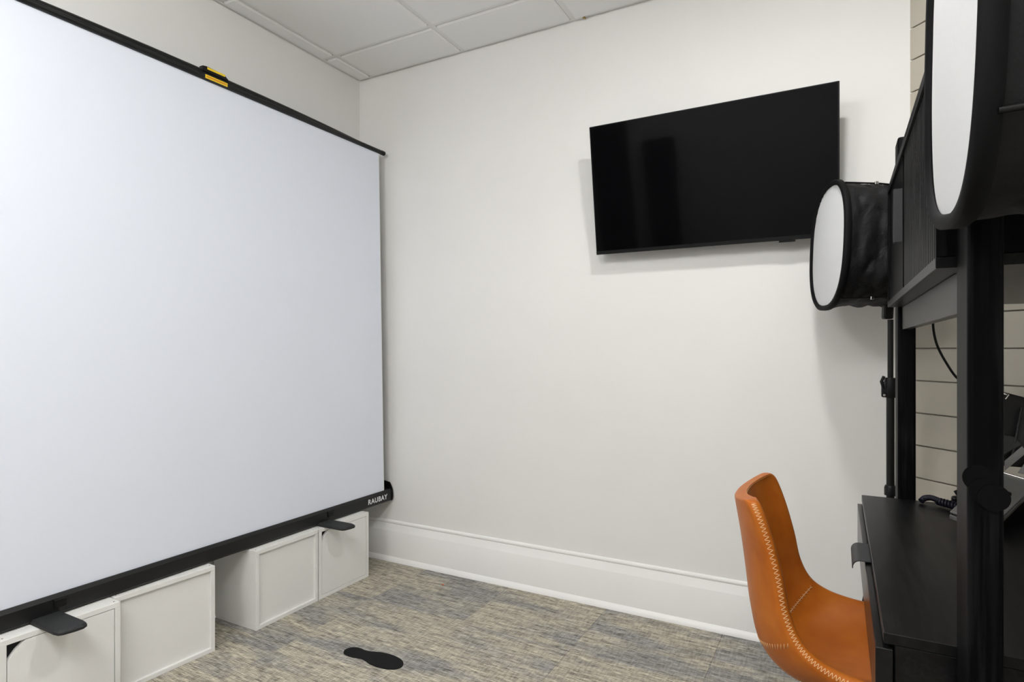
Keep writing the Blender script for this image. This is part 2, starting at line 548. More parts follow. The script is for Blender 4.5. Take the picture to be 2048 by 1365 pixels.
def downlight(x, y, r, label):
    t = empty('downlight', label, 'ceiling light', (x, y, H - 0.012))
    bm = bmesh.new()
    add_tube(bm, [(x, y, H - 0.0034), (x, y, H - 0.010), (x, y, H - 0.012)], [r + 0.022, r + 0.022, r + 0.014], 40)
    bm_obj('trim_ring', bm, M['trim'], t, smooth=True, auto=30)
    m, nt, b = new_mat('downlight_lens')
    b.inputs['Base Color'].default_value = (0.9, 0.9, 0.9, 1)
    b.inputs['Emission Color'].default_value = (*PANEL_COLOR, 1)
    b.inputs['Emission Strength'].default_value = DOWNLIGHT_STRENGTH
    tube('lens', [(x, y, H - 0.0122), (x, y, H - 0.0150)], r, m, t, 40)
downlight(2.245, -1.215, 0.085, 'round lit downlight in the ceiling above the desk')
fill_panel('second', 4, 5, 'added unseen ceiling panel behind the camera, deepened for fill, above the near softbox side')
fill_panel('third', 2, 5, 'added unseen ceiling panel behind the camera, deepened for fill, on the screen side')

# things on the wall behind the camera (seen only as reflections in the television)
d1 = struct(box('door_1', 0.001 + 0.02, 0.42, YB + 0.002, YB + 0.04, 0.001, 2.3, M['door'], bevel=0.003))
d1h = tube('door_handle', [(0.36, YB + 0.042, 1.02), (0.36, YB + 0.08, 1.02), (0.28, YB + 0.08, 1.02)], 0.008, M['chrome'], d1)
cab = empty('tall_cabinet', 'narrow tall black cabinet against the wall opposite the television', 'cabinet', (0.78, YB + 0.15, 0))
box('body', 0.645, 0.92, YB + 0.003, YB + 0.26, 0.0, 2.06, M['door'], cab, bevel=0.004)
box('door', 0.65, 0.915, YB + 0.261, YB + 0.278, 0.04, 2.04, M['door'], cab, bevel=0.003)

# small brass fitting where the ceiling meets the back wall
fit = empty('ceiling_fitting', 'tiny brass fitting at the ceiling edge above the television wall', 'fitting', (1.379, -0.014, 2.69))
tube('stem', [(1.379, -0.014, 2.700), (1.379, -0.014, 2.690)], 0.004, M['brass'], fit, 10)
tube('tip', [(1.372, -0.014, 2.6935), (1.386, -0.014, 2.6885)], 0.0035, M['brass'], fit, 8)

# ------------------------------------------------------------------ pull-up projection screen
SX = 0.250                      # front face of the case
Z0 = 0.334
ps = empty('projection_screen', 'large white pull-up projection screen with black case standing on white boxes', 'projection screen', (0.2, -1.05, Z0))
SY0, SY1 = -2.16, -0.012
# case: open channel, front wall lower than the back one
chan = [(SX - 0.095, Z0), (SX - 0.004, Z0), (SX, Z0 + 0.006), (SX + 0.001, Z0 + 0.052), (SX - 0.008, Z0 + 0.064), (SX - 0.012, Z0 + 0.064),
        (SX - 0.006, Z0 + 0.05), (SX - 0.008, Z0 + 0.008), (SX - 0.087, Z0 + 0.008), (SX - 0.087, Z0 + 0.082), (SX - 0.095, Z0 + 0.082)]
case = prism('case', chan, 1, SY0 + 0.006, SY1 - 0.006, M['black_alu'], ps)
def arc(cx, cz, r, a0, a1, n):
    return [(cx + r * math.cos(math.radians(a0 + (a1 - a0) * k / n)), cz + r * math.sin(math.radians(a0 + (a1 - a0) * k / n))) for k in range(n + 1)]
capP = [(SX - 0.097, Z0 - 0.001), (SX - 0.002, Z0 - 0.001), (SX + 0.004, Z0 + 0.008), (SX + 0.006, Z0 + 0.035), (SX + 0.003, Z0 + 0.062), (SX - 0.006, Z0 + 0.082),
        (SX - 0.016, Z0 + 0.098), (SX - 0.05, Z0 + 0.104), (SX - 0.085, Z0 + 0.100), (SX - 0.097, Z0 + 0.085)]
for ya, yb in ((SY0, SY0 + 0.006), (SY1 - 0.006, SY1)):
    prism('end_cap', capP, 1, ya, yb, M['black_plastic'], ps)
tube('roller', [(SX - 0.045, SY0 + 0.007, Z0 + 0.04), (SX - 0.045, SY1 - 0.007, Z0 + 0.04)], 0.028, M['black_plastic'], ps, 20)
# fabric, very slightly leaning to the wall
FB, FT = SX - 0.015, 0.205
FZB, FZT = Z0 + 0.045, 2.232
FY0, FY1 = -2.05, -0.066
bm = bmesh.new()
nz_, ny_ = 24, 24
grid = []
for i in range(nz_ + 1):
    t = i / nz_
    row = []
    for j in range(ny_ + 1):
        s = j / ny_
        curl = 0.003 * (abs(2 * s - 1) ** 6)
        row.append(Vector((FB + (FT - FB) * t + curl * (1 - t), FY0 + 0.004 * t + (FY1 - 0.008 * t - FY0) * s, FZB + (FZT - FZB) * t)))
    grid.append(row)
th = 0.0012
va = [[bm.verts.new(p) for p in r] for r in grid]
vb = [[bm.verts.new(p - Vector((th, 0, 0))) for p in r] for r in grid]
for i in range(nz_):
    for j in range(ny_):
        bm.faces.new([va[i][j], va[i][j + 1], va[i + 1][j + 1], va[i + 1][j]])
        bm.faces.new([vb[i][j], vb[i + 1][j], vb[i + 1][j + 1], vb[i][j + 1]])
    bm.faces.new([va[i][0], va[i + 1][0], vb[i + 1][0], vb[i][0]])
    bm.faces.new([va[i][-1], vb[i][-1], vb[i + 1][-1], va[i + 1][-1]])
fabric = bm_obj('fabric', bm, M['screen'], ps, smooth=True, auto=40)
for y in (FY1 - 0.006,):
    bm = bmesh.new()
    A = [(FB + 0.0034, FY1 - 0.0030, FZB), (FB + 0.0034, FY1 + 0.0002, FZB), (FT + 0.0004, FY1 + 0.0002 - 0.004, FZT - 0.001), (FT + 0.0004, FY1 - 0.0030 - 0.004, FZT - 0.001)]
    f1 = [bm.verts.new(p) for p in A]; f2 = [bm.verts.new((p[0] - 0.004, p[1], p[2])) for p in A]
    bm.faces.new(f1); bm.faces.new(f2[::-1])
    for k in range(4): bm.faces.new([f1[k], f1[(k + 1) % 4], f2[(k + 1) % 4], f2[k]])
    bm_obj('edge_hem', bm, M['screen_edge'], fabric)
# top: straight front tube that grips the fabric and a bowed stiffening bar above it
TYM = (FY0 + FY1) / 2
rod = tube('top_tube', [(FT + 0.002, FY0 - 0.03, FZT + 0.011), (FT + 0.002, FY1 + 0.012, FZT + 0.011)], 0.0115, M['black_alu'], ps, 20)
tube('tube_end', [(FT + 0.002, FY1 + 0.0125, FZT + 0.011), (FT + 0.002, FY1 + 0.034, FZT + 0.011)], 0.0125, M['black_plastic'], rod, 20)
bowp = []
for k in range(25):
    s = -1 + 2 * k / 24
    bowp.append((FT - 0.006, TYM + s * (FY1 - FY0 - 0.03) / 2, FZT + 0.0085 + 0.0235 * (1 - abs(s) ** 2.2)))
bm = bmesh.new()
rows = []
for p in bowp:
    x, y, z = p
    rows.append([bm.verts.new(q) for q in ((x + 0.008, y, z - 0.006), (x + 0.011, y, z + 0.003), (x + 0.006, y, z + 0.009), (x - 0.012, y, z + 0.009), (x - 0.012, y, z - 0.006))])
for a, b in zip(rows[:-1], rows[1:]):
    for k in range(5): bm.faces.new([a[k], a[(k + 1) % 5], b[(k + 1) % 5], b[k]])
bm.faces.new(rows[0]); bm.faces.new(rows[-1][::-1])
bm_obj('stiffener_bar', bm, M['black_alu'], ps)
# handle clip at mid span with its yellow labels
HY0, HY1 = -1.105, -1.005
zt = FZT + 0.0085 + 0.0235 + 0.009
hd = prism('handle', [(HY0 - 0.006, zt - 0.010), (HY0 - 0.004, zt + 0.010), (HY0 + 0.012, zt + 0.013), (HY1 - 0.01, zt + 0.010), (HY1 + 0.008, zt - 0.004), (HY1 + 0.010, zt - 0.010)], 0, FT - 0.014, FT + 0.0105, M['black_plastic'], ps, bevel=0.002)
box('warning_label', FT + 0.0107, FT + 0.0115, HY0 + 0.014, HY1 - 0.008, zt + 0.001, zt + 0.0095, M['yellow'], hd)
lb = box('yellow_label', FT + 0.0125, FT + 0.0146, HY0 + 0.004, HY1 + 0.001, FZT + 0.004, FZT + 0.0185, M['yellow'], rod)
box('label_print', FT + 0.0147, FT + 0.0150, HY0 + 0.009, HY1 - 0.004, FZT + 0.0085, FZT + 0.0140, M['orange'], lb)
# scissor lift behind the fabric
for s in (-1, 1):
    bm = bmesh.new()
    pts = [(SX - 0.07, TYM - s * 0.62, Z0 + 0.06), (SX - 0.06, TYM + s * 0.62, 1.30), (FT - 0.02, TYM - s * 0.10, FZT + 0.012)]
    add_tube(bm, [Vector(p) + Vector((-0.008 * s - 0.008, 0, 0)) for p in pts], 0.007, 8)
    bm_obj('lift_arm', bm, M['black_alu'], ps, smooth=True, auto=50)
# swing-out feet and the latches above them
def screen_foot(yc, name='foot'):
    bm = bmesh.new()
    z0, z1 = Z0 - 0.003, Z0 + 0.010
    out = [(SX - 0.03, yc - 0.041), (0.385, yc - 0.041), (0.405, yc - 0.038), (0.413, yc - 0.028), (0.420, yc), (0.421, yc + 0.022), (0.412, yc + 0.036), (0.395, yc + 0.041), (SX - 0.03, yc + 0.041)]
    A = [bm.verts.new((x, y, z0 if x > SX else z0 - 0.0)) for x, y in out]
    Bv = [bm.verts.new((x - (0.006 if x > 0.38 else 0), y * 1.0 + (0.005 if y < yc else -0.005), z1)) for x, y in out]
    C1 = [bm.verts.new((x, y, z0 + 0.007)) for x, y in out]
    n = len(out)
    for i in range(n):
        bm.faces.new([A[i], A[(i + 1) % n], C1[(i + 1) % n], C1[i]])
        bm.faces.new([C1[i], C1[(i + 1) % n], Bv[(i + 1) % n], Bv[i]])
    bm.faces.new(A[::-1]); bm.faces.new(Bv)
    f = bm_obj(name, bm, M['black_rubber'], ps)
    l = box('latch', SX + 0.0015, SX + 0.007, yc + 0.02, yc + 0.055, Z0 + 0.022, Z0 + 0.045, M['black_plastic'], f, bevel=0.002)
    tube('latch_pin', [(SX + 0.005, yc + 0.018, Z0 + 0.048), (SX + 0.005, yc + 0.057, Z0 + 0.048)], 0.004, M['black_plastic'], f, 10)
    return f
screen_foot(-1.655)
screen_foot(-0.510)
# lettering on the case
cu = bpy.data.curves.new('brand_lettering', 'FONT')
cu.body = 'RAUBAY'
cu.size = 0.036
cu.offset = 0.0007
cu.extrude = 0.0002
cu.space_character = 1.12
tmp = bpy.data.objects.new('brand_lettering', cu)
COL.objects.link(tmp)
dg = bpy.context.evaluated_depsgraph_get()
dg.update()
me = bpy.data.meshes.new_from_object(tmp.evaluated_get(dg))
bpy.data.objects.remove(tmp, do_unlink=True)
xs_ = [v.co.x for v in me.vertices]; ys_ = [v.co.y for v in me.vertices]
sx = 0.150 / (max(xs_) - min(xs_)); sy = 0.027 / (max(ys_) - min(ys_))
vs = [(SX + 0.0012 + v.co.z, -0.205 + (v.co.x - min(xs_)) * sx, Z0 + 0.017 + (v.co.y - min(ys_)) * sy) for v in me.vertices]
fs = [list(p.vertices) for p in me.polygons]
bpy.data.meshes.remove(me)
mesh_obj('lettering', vs, fs, M['white_print'], case)['label'] = 'white RAUBAY lettering'

# ------------------------------------------------------------------ white storage boxes
def storage_box(label, x1, yr, width, rot, door, c=0.042):
    """front face at local x=0, right end at local y=0, box runs to -y and -x"""
    t = empty('storage_box', label, 'box', (x1, yr, 0), 'white storage boxes under the screen', rot, local=True)
    h, d, k, wd = 0.330, 0.272, 0.0165, width
    mt = M['white_box']
    box('top_panel', -d, 0, -wd, 0, h - k, h, mt, t, bevel=0.0008)
    box('bottom_panel', -d, 0, -wd, 0, 0.0, k, mt, t, bevel=0.0008)
    for a, b in ((-wd, -wd + k), (-k, 0)):
        box('side_panel', -d, 0, a, b, k + 0.0003, h - k - 0.0003, mt, t, bevel=0.0008)
    if door:
        box('back_panel', -d, -d + 0.006, -wd + k + 0.0003, -k - 0.0003, k + 0.0003, h - k - 0.0003, mt, t)
        box('shade_sheet', -0.03, -0.024, -wd + k + 0.0003, -k - 0.0003, k + 0.0003, h - k - 0.0003, M['shade_screw'], t)  # dark sheet standing in for shade within the white box, behind the notch
        g = 0.0018
        ya, yb, za, zb = -wd + k + g, -k - g, k + g, h - k - g
        prism('door', [(ya, za), (yb, za), (yb, zb), (ya + c, zb), (ya + c * 0.46, zb - c * 0.48), (ya, zb - c * 1.05)], 0, -0.0165, -0.0008, mt, t, bevel=0.0006, seg=1)
    else:
        box('front_panel', -0.020, -0.011, -wd + k + 0.0003, -k - 0.0003, k + 0.0003, h - k - 0.0003, mt, t)
    for yy in (-wd + 0.012, -0.012):
        tube('screw', [(-0.018, yy, h - 0.0004), (-0.018, yy, h + 0.0004)], 0.0022, M['shade_screw'], t, 8)
    return t
storage_box('white storage box with notched flat door, nearest the corner', 0.290, -0.246, 0.334, 0.0, True)
storage_box('white storage box with recessed front, between the floor gap and the corner box', 0.290, -0.587, 0.337, 0.0, False)
storage_box('white storage box with recessed front, facing the black footprint across the gap', 0.288, -1.108, 0.356, -math.radians(3.6), False)
storage_box('white storage box with notched flat door at the bottom left, under the near foot', 0.3115, -1.469, 0.322, -math.radians(2.5), True, 0.044)

# ------------------------------------------------------------------ television
tv = empty('television', 'black flat television tilted downward on the white wall', 'television', (1.937, -0.10, 1.586), local=False)
TVX0, TVX1 = 1.463, 2.410
TVA = math.atan2(0.09, 0.5385)
TVM = Matrix.Translation((0, -0.08, 1.585)) @ Matrix.Rotation(TVA, 4, 'X')      # local z runs up the tilted panel, -y to the room
TVH = 0.546
box('panel', TVX0, TVX1, 0.0, 0.022, 0.0, TVH, M['tv_body'], tv, bevel=0.002, mtx=TVM)
box('rear_housing', TVX0 + 0.10, TVX1 - 0.10, 0.0222, 0.050, 0.03, TVH - 0.16, M['tv_body'], tv, bevel=0.006, mtx=TVM)
box('screen_glass', TVX0 + 0.005, TVX1 - 0.005, -0.0012, -0.0002, 0.016, TVH - 0.004, M['tv_glass'], tv, mtx=TVM)
box('lower_bezel', TVX0 + 0.001, TVX1 - 0.001, -0.0022, -0.0002, 0.001, 0.0155, M['tv_body'], tv, bevel=0.0005, mtx=TVM)
box('receiver_tab', 2.205, 2.262, -0.001, 0.014, -0.0075, -0.0003, M['tv_body'], tv, bevel=0.001, mtx=TVM)
wm = box('wall_plate', 1.78, 2.10, -0.012, -0.0005, 1.68, 1.98, M['black_alu'], tv, bevel=0.002)
for x in (1.84, 2.04):
    prism('tilt_arm', [(-0.013, 1.70), (-0.052, 1.72), (-0.092, 1.94), (-0.088, 1.97), (-0.013, 1.95)], 0, x - 0.006, x + 0.006, M['black_alu'], wm)

# ------------------------------------------------------------------ desk with upper cabinet
DX = 2.4645                     # front edge of the top
YN, YF = -1.552, -0.604         # near and far end
DZ = 0.750
BXK = 2.985                     # back of the unit
desk = empty('desk', 'black oak desk with posts carrying a slatted upper cabinet', 'desk', (2.72, -1.078, 0))
box('desk_top', DX, BXK - 0.045, YN, YF, DZ - 0.0165, DZ, M['wood_y'], desk, bevel=0.001)
carc = box('carcass', DX + 0.014, DX + 0.36, YN + 0.001, YF - 0.001, DZ - 0.135, DZ - 0.0168, M['wood_y'], desk, bevel=0.001)
dr = box('drawer_front', DX - 0.0105, DX + 0.0125, YN - 0.001, YF - 0.012, DZ - 0.128, DZ - 0.0235, M['drawer'], desk, bevel=0.0012)
# bent tab pull, hooked over the top of the drawer front
hp = []
for k in range(9):
    a = math.radians(90 + 100 * k / 8)
    hp.append((DX - 0.012 + 0.016 * math.cos(a) - 0.006, DZ - 0.0345 + 0.016 * math.sin(a)))
outer = [(DX + 0.004, DZ - 0.0185)] + hp
inner = [(DX + 0.004, DZ - 0.0205)] + [(DX - 0.018 + 0.0138 * math.cos(math.radians(90 + 100 * k / 8)), DZ - 0.0345 + 0.0138 * math.sin(math.radians(90 + 100 * k / 8))) for k in range(9)]
prism('drawer_pull', outer + inner[::-1], 1, -1.160, -1.030, M['handle'], dr, smooth=True)
# four posts with softly rounded faces
PX0, PX1, PD = 2.552, 2.592, 0.085
def post(x0, x1, y0, y1):
    return box('post', x0, x1, y0, y1, 0.0, 1.765, M['wood_z'], desk, bevel=0.006, seg=3)
p_near = post(PX0, PX1 - 0.002, YN - PD - 0.0005, YN - 0.0005)
post(PX0, PX1 + 0.003, YF + 0.0005, YF + PD)
post(BXK - 0.044, BXK - 0.004, YN - PD - 0.0005, YN - 0.0005)
post(BXK - 0.044, BXK - 0.004, YF + 0.0005, YF + PD)
box('foot_rail', PX0 + 0.006, BXK - 0.010, YN - PD * 0.6, YN - PD * 0.4, 0.10, 0.16, M['wood_x'], desk) if False else None
# rails under the cabinet
CZ0, CZ1 = 1.287, 1.622
CX0, CX1 = 2.528, BXK - 0.03
for xa in (PX0 + 0.010, CX1 - 0.040):
    box('rail', xa, xa + 0.020, YN + 0.0005, YF - 0.0005, 1.224, CZ0 - 0.0005, M['wood_y'], desk, bevel=0.001)
box('desk_rail', BXK - 0.040, BXK - 0.022, YN + 0.0005, YF - 0.0005, 0.60, DZ + 0.06, M['wood_y'], desk, bevel=0.001)
# cabinet carcass
k = 0.016
box('cabinet_bottom', CX0, CX1, YN, YF, CZ0, CZ0 + k, M['wood_y'], desk, bevel=0.0008)
box('cabinet_top', CX0, CX1, YN, YF, CZ1 - k, CZ1, M['wood_y'], desk, bevel=0.0008)
for ya, yb in ((YN, YN + k), (YF - k, YF)):
    box('cabinet_side', CX0 + 0.0005, CX1, ya, yb, CZ0 + k + 0.0003, CZ1 - k - 0.0003, M['wood_z'], desk, bevel=0.0008)
box('cabinet_back', CX1 - 0.008, CX1 - 0.001, YN + k + 0.0005, YF - k - 0.0005, CZ0 + k + 0.0005, CZ1 - k - 0.0005, M['wood_y'], desk)
SEAM = -1.000
pnl = box('sliding_panel', CX0 + 0.005, CX0 + 0.018, SEAM + 0.004, YF - k - 0.0008, CZ0 + k + 0.002, CZ1 - k - 0.002, M['wood_z'], desk, bevel=0.0008)
prism('panel_pull', [(CX0 + 0.0045, SEAM + 0.006), (CX0 - 0.0125, SEAM + 0.006), (CX0 - 0.0125, SEAM + 0.026), (CX0 - 0.0105, SEAM + 0.026), (CX0 - 0.0105, SEAM + 0.010), (CX0 + 0.0045, SEAM + 0.010)], 2, 1.412, 1.532, M['handle'], pnl)
td = box('tambour_backing', CX0 + 0.0135, CX0 + 0.018, YN + k + 0.0008, SEAM - 0.002, CZ0 + k + 0.002, CZ1 - k - 0.002, M['wood_z'], desk)
sl = None
SW = 0.0215
nsl = int((SEAM - 0.004 - (YN + k + 0.001)) / SW)
for q in range(nsl):
    ya = YN + k + 0.0012 + q * SW
    if sl is None:
        bm = bmesh.new()
        add_box(bm, CX0 + 0.005, CX0 + 0.0133, ya, ya + SW - 0.0062, CZ0 + k + 0.002, CZ1 - k - 0.002, bevel=0.0012)
        sl = bm_obj('slat', bm, M['slat'], td)
    else:
        dup(sl, sl.location + Vector((0, q * SW, 0)), td)

# small overlapping black discs stuck on the near post
dc = empty('disc_cluster', 'three small black overlapping discs stuck on the near desk post', 'discs', (2.573, YN - PD - 0.001, 0.95))
for q, (px, pz, dy) in enumerate(((2.5630, 1.0060, 0.0012), (2.5690, 0.9900, 0.0024), (2.5785, 0.9830, 0.0036))):
    yy = YN - PD - 0.001
    tube('disc', [(px, yy - dy + 0.0010, pz), (px, yy - dy, pz)], 0.0170, M['disc'], dc, 32)

# ------------------------------------------------------------------ tan bucket chair
chair = empty('bucket_chair', 'tan leather bucket chair with pale stitching tucked under the desk', 'chair', (2.42, -0.925, 0))
CY = -0.925
rimP = [(2.234, 0.818), (2.250, 0.799), (2.273, 0.733), (2.294, 0.650), (2.309, 0.575), (2.334, 0.521), (2.374, 0.492), (2.430, 0.478), (2.500, 0.473), (2.590, 0.473), (2.640, 0.462), (2.662, 0.440)]
cenP = [(2.198, 0.806), (2.202, 0.780), (2.214, 0.705), (2.225, 0.618), (2.236, 0.532), (2.257, 0.450), (2.310, 0.404), (2.400, 0.400), (2.500, 0.410), (2.590, 0.438), (2.640, 0.430), (2.668, 0.408)]
widP = [0.148, 0.172, 0.179, 0.184, 0.192, 0.202, 0.212, 0.218, 0.220, 0.214, 0.200, 0.180]
NS = 8
rim_s = spline([(p[0], 0, p[1]) for p in rimP], NS)
cen_s = spline([(p[0], 0, p[1]) for p in cenP], NS)
wid_s = [v.x for v in spline([(w, 0, 0) for w in widP], NS)]
NU = len(rim_s)
TH = 0.030
NV = 32
def chair_I(iu, v):
    r, c, w = rim_s[iu], cen_s[iu], wid_s[iu]
    g = abs(v) ** 2.3
    p = c + (r - c) * g
    return Vector((p.x, CY + w * v, p.z))
def chair_frame(iu, v):
    a = chair_I(max(iu - 1, 0), v); b = chair_I(min(iu + 1, NU - 1), v)
    du = (b - a).normalized()
    dv = (chair_I(iu, min(v + 0.02, 1)) - chair_I(iu, max(v - 0.02, -1))).normalized()
    n = du.cross(dv).normalized()
    if n.dot(Vector((0.6, 0, 0.8))) < 0: n = -n
    return du, dv, n
def thick(iu):
    e = min(iu, NU - 1 - iu) / 3.0
    return TH * (math.sqrt(max(0.0, 1 - (1 - min(e, 1)) ** 2)) * 0.9 + 0.1)
def chair_rim(iu, side, ang):
    """point on the rounded rim, ang from +90 (inner lip) to -90 (outer lip)"""
    v = 1.0 * side
    du, dv, n = chair_frame(iu, v)
    t = thick(iu)
    mid = chair_I(iu, v) - n * t / 2
    a = math.radians(ang)
    return mid + (dv * side) * (t / 2 * math.cos(a)) + n * (t / 2 * math.sin(a)), n, dv * side
def chair_O(iu, v):
    du, dv, n = chair_frame(iu, v)
    return chair_I(iu, v) - n * thick(iu)
bm = bmesh.new()
loops = []
for iu in range(NU):
    L_ = []
    for k in range(NV + 1): L_.append(chair_I(iu, -1 + 2 * k / NV))
    for a in (60, 30, 0, -30, -60): L_.append(chair_rim(iu, 1, a)[0])
    for k in range(NV + 1): L_.append(chair_O(iu, 1 - 2 * k / NV))
    for a in (-60, -30, 0, 30, 60): L_.append(chair_rim(iu, -1, a)[0])
    loops.append([bm.verts.new(p) for p in L_])
nl = len(loops[0])
for A, B in zip(loops[:-1], loops[1:]):
    for k in range(nl):
        bm.faces.new([A[k], A[(k + 1) % nl], B[(k + 1) % nl], B[k]])
bm.faces.new(loops[0][::-1]); bm.faces.new(loops[-1])
shell = bm_obj('seat_shell', bm, M['leather'], chair, smooth=True, auto=60)

def stitch_mesh(name, segs, r=0.00075):
    bm = bmesh.new()
    for a, b in segs:
        add_tube(bm, [a, (a + b) / 2, b], [r * 0.8, r, r * 0.8], 5)
    return bm_obj(name, bm, M['thread'], shell, smooth=True)
def rim_at(f, side, ang, lift=0.0005):
    i = min(int(f), NU - 2); t = f - i
    p0, n0, o0 = chair_rim(i, side, ang); p1, n1, o1 = chair_rim(i + 1, side, ang)
    p = p0.lerp(p1, t); n = n0.lerp(n1, t); o = o0.lerp(o1, t)
    a = math.radians(ang)
    return p + (o * math.cos(a) + n * math.sin(a)).normalized() * lift
for side in (-1, 1):
    segs = []
    f, q = 5.0, 0
    while f < NU - 8:
        A = -42 if q % 2 else -2
        B = -2 if q % 2 else -42
        segs.append((rim_at(f, side, A), rim_at(f + 0.42, side, B)))
        f += 0.50; q += 1
    stitch_mesh('rim_stitching', segs)
# seam where back meets seat (inner) and across the outer shell
def inner_at(f, v, lift=0.0006):
    i = min(int(f), NU - 2); t = f - i
    p = chair_I(i, v).lerp(chair_I(i + 1, v), t)
    n = chair_frame(i, v)[2]
    return p + n * lift
def outer_at(f, v, lift=0.0006):
    i = min(int(f), NU - 2); t = f - i
    p = chair_O(i, v).lerp(chair_O(i + 1, v), t)
    n = chair_frame(i, v)[2]
    return p - n * lift
segs = []
nst = 52
for q in range(nst):
    v = -0.96 + 1.92 * q / (nst - 1)
    f0 = 5.3 * NS
    segs.append((inner_at(f0 - 0.55, v), inner_at(f0 - 0.12, v + 0.012)))
    segs.append((inner_at(f0 + 0.12, v), inner_at(f0 + 0.5, v + 0.012)))
    if q < nst - 1: segs.append((inner_at(f0, v), inner_at(f0, v + 1.92 / (nst - 1))))
stitch_mesh('seat_seam_stitching', segs, 0.0008)
segs = []
for q in range(46):
    v = -0.99 + 1.98 * q / 45
    f0 = 4.9 * NS
    segs.append((outer_at(f0 - 0.55, v), outer_at(f0 + 0.55, v + 0.03)))
stitch_mesh('shell_seam_stitching', segs, 0.0008)
# top hem: double row of fine stitches
segs = []
for q in range(60):
    v = -0.97 + 1.94 * q / 59
    for ff in (1.2,):
        segs.append((inner_at(0.8, v), inner_at(1.6, v)))
stitch_mesh('hem_stitching', segs, 0.0005)
# four splayed black steel legs and the seat plate
plate = box('seat_plate', 2.36, 2.56, CY - 0.10, CY + 0.10, 0.350, 0.364, M['black_alu'], chair, bevel=0.003)
for sx_ in (-1, 1):
    for sy_ in (-1, 1):
        tube('leg', [(2.46 + sx_ * 0.07, CY + sy_ * 0.07, 0.349), (2.46 + sx_ * 0.10, CY + sy_ * 0.10, 0.325), (2.46 + sx_ * 0.20, CY + sy_ * 0.20, 0.0)], [0.012, 0.012, 0.009], M['black_alu'], chair)

# ------------------------------------------------------------------ softboxes on stands
def superellipse(a, b, n, k, cnt):
    t = 2 * PI * k / cnt
    c, s = math.cos(t), math.sin(t)
    return a * math.copysign(abs(c) ** (2 / n), c), b * math.copysign(abs(s) ** (2 / n), s)

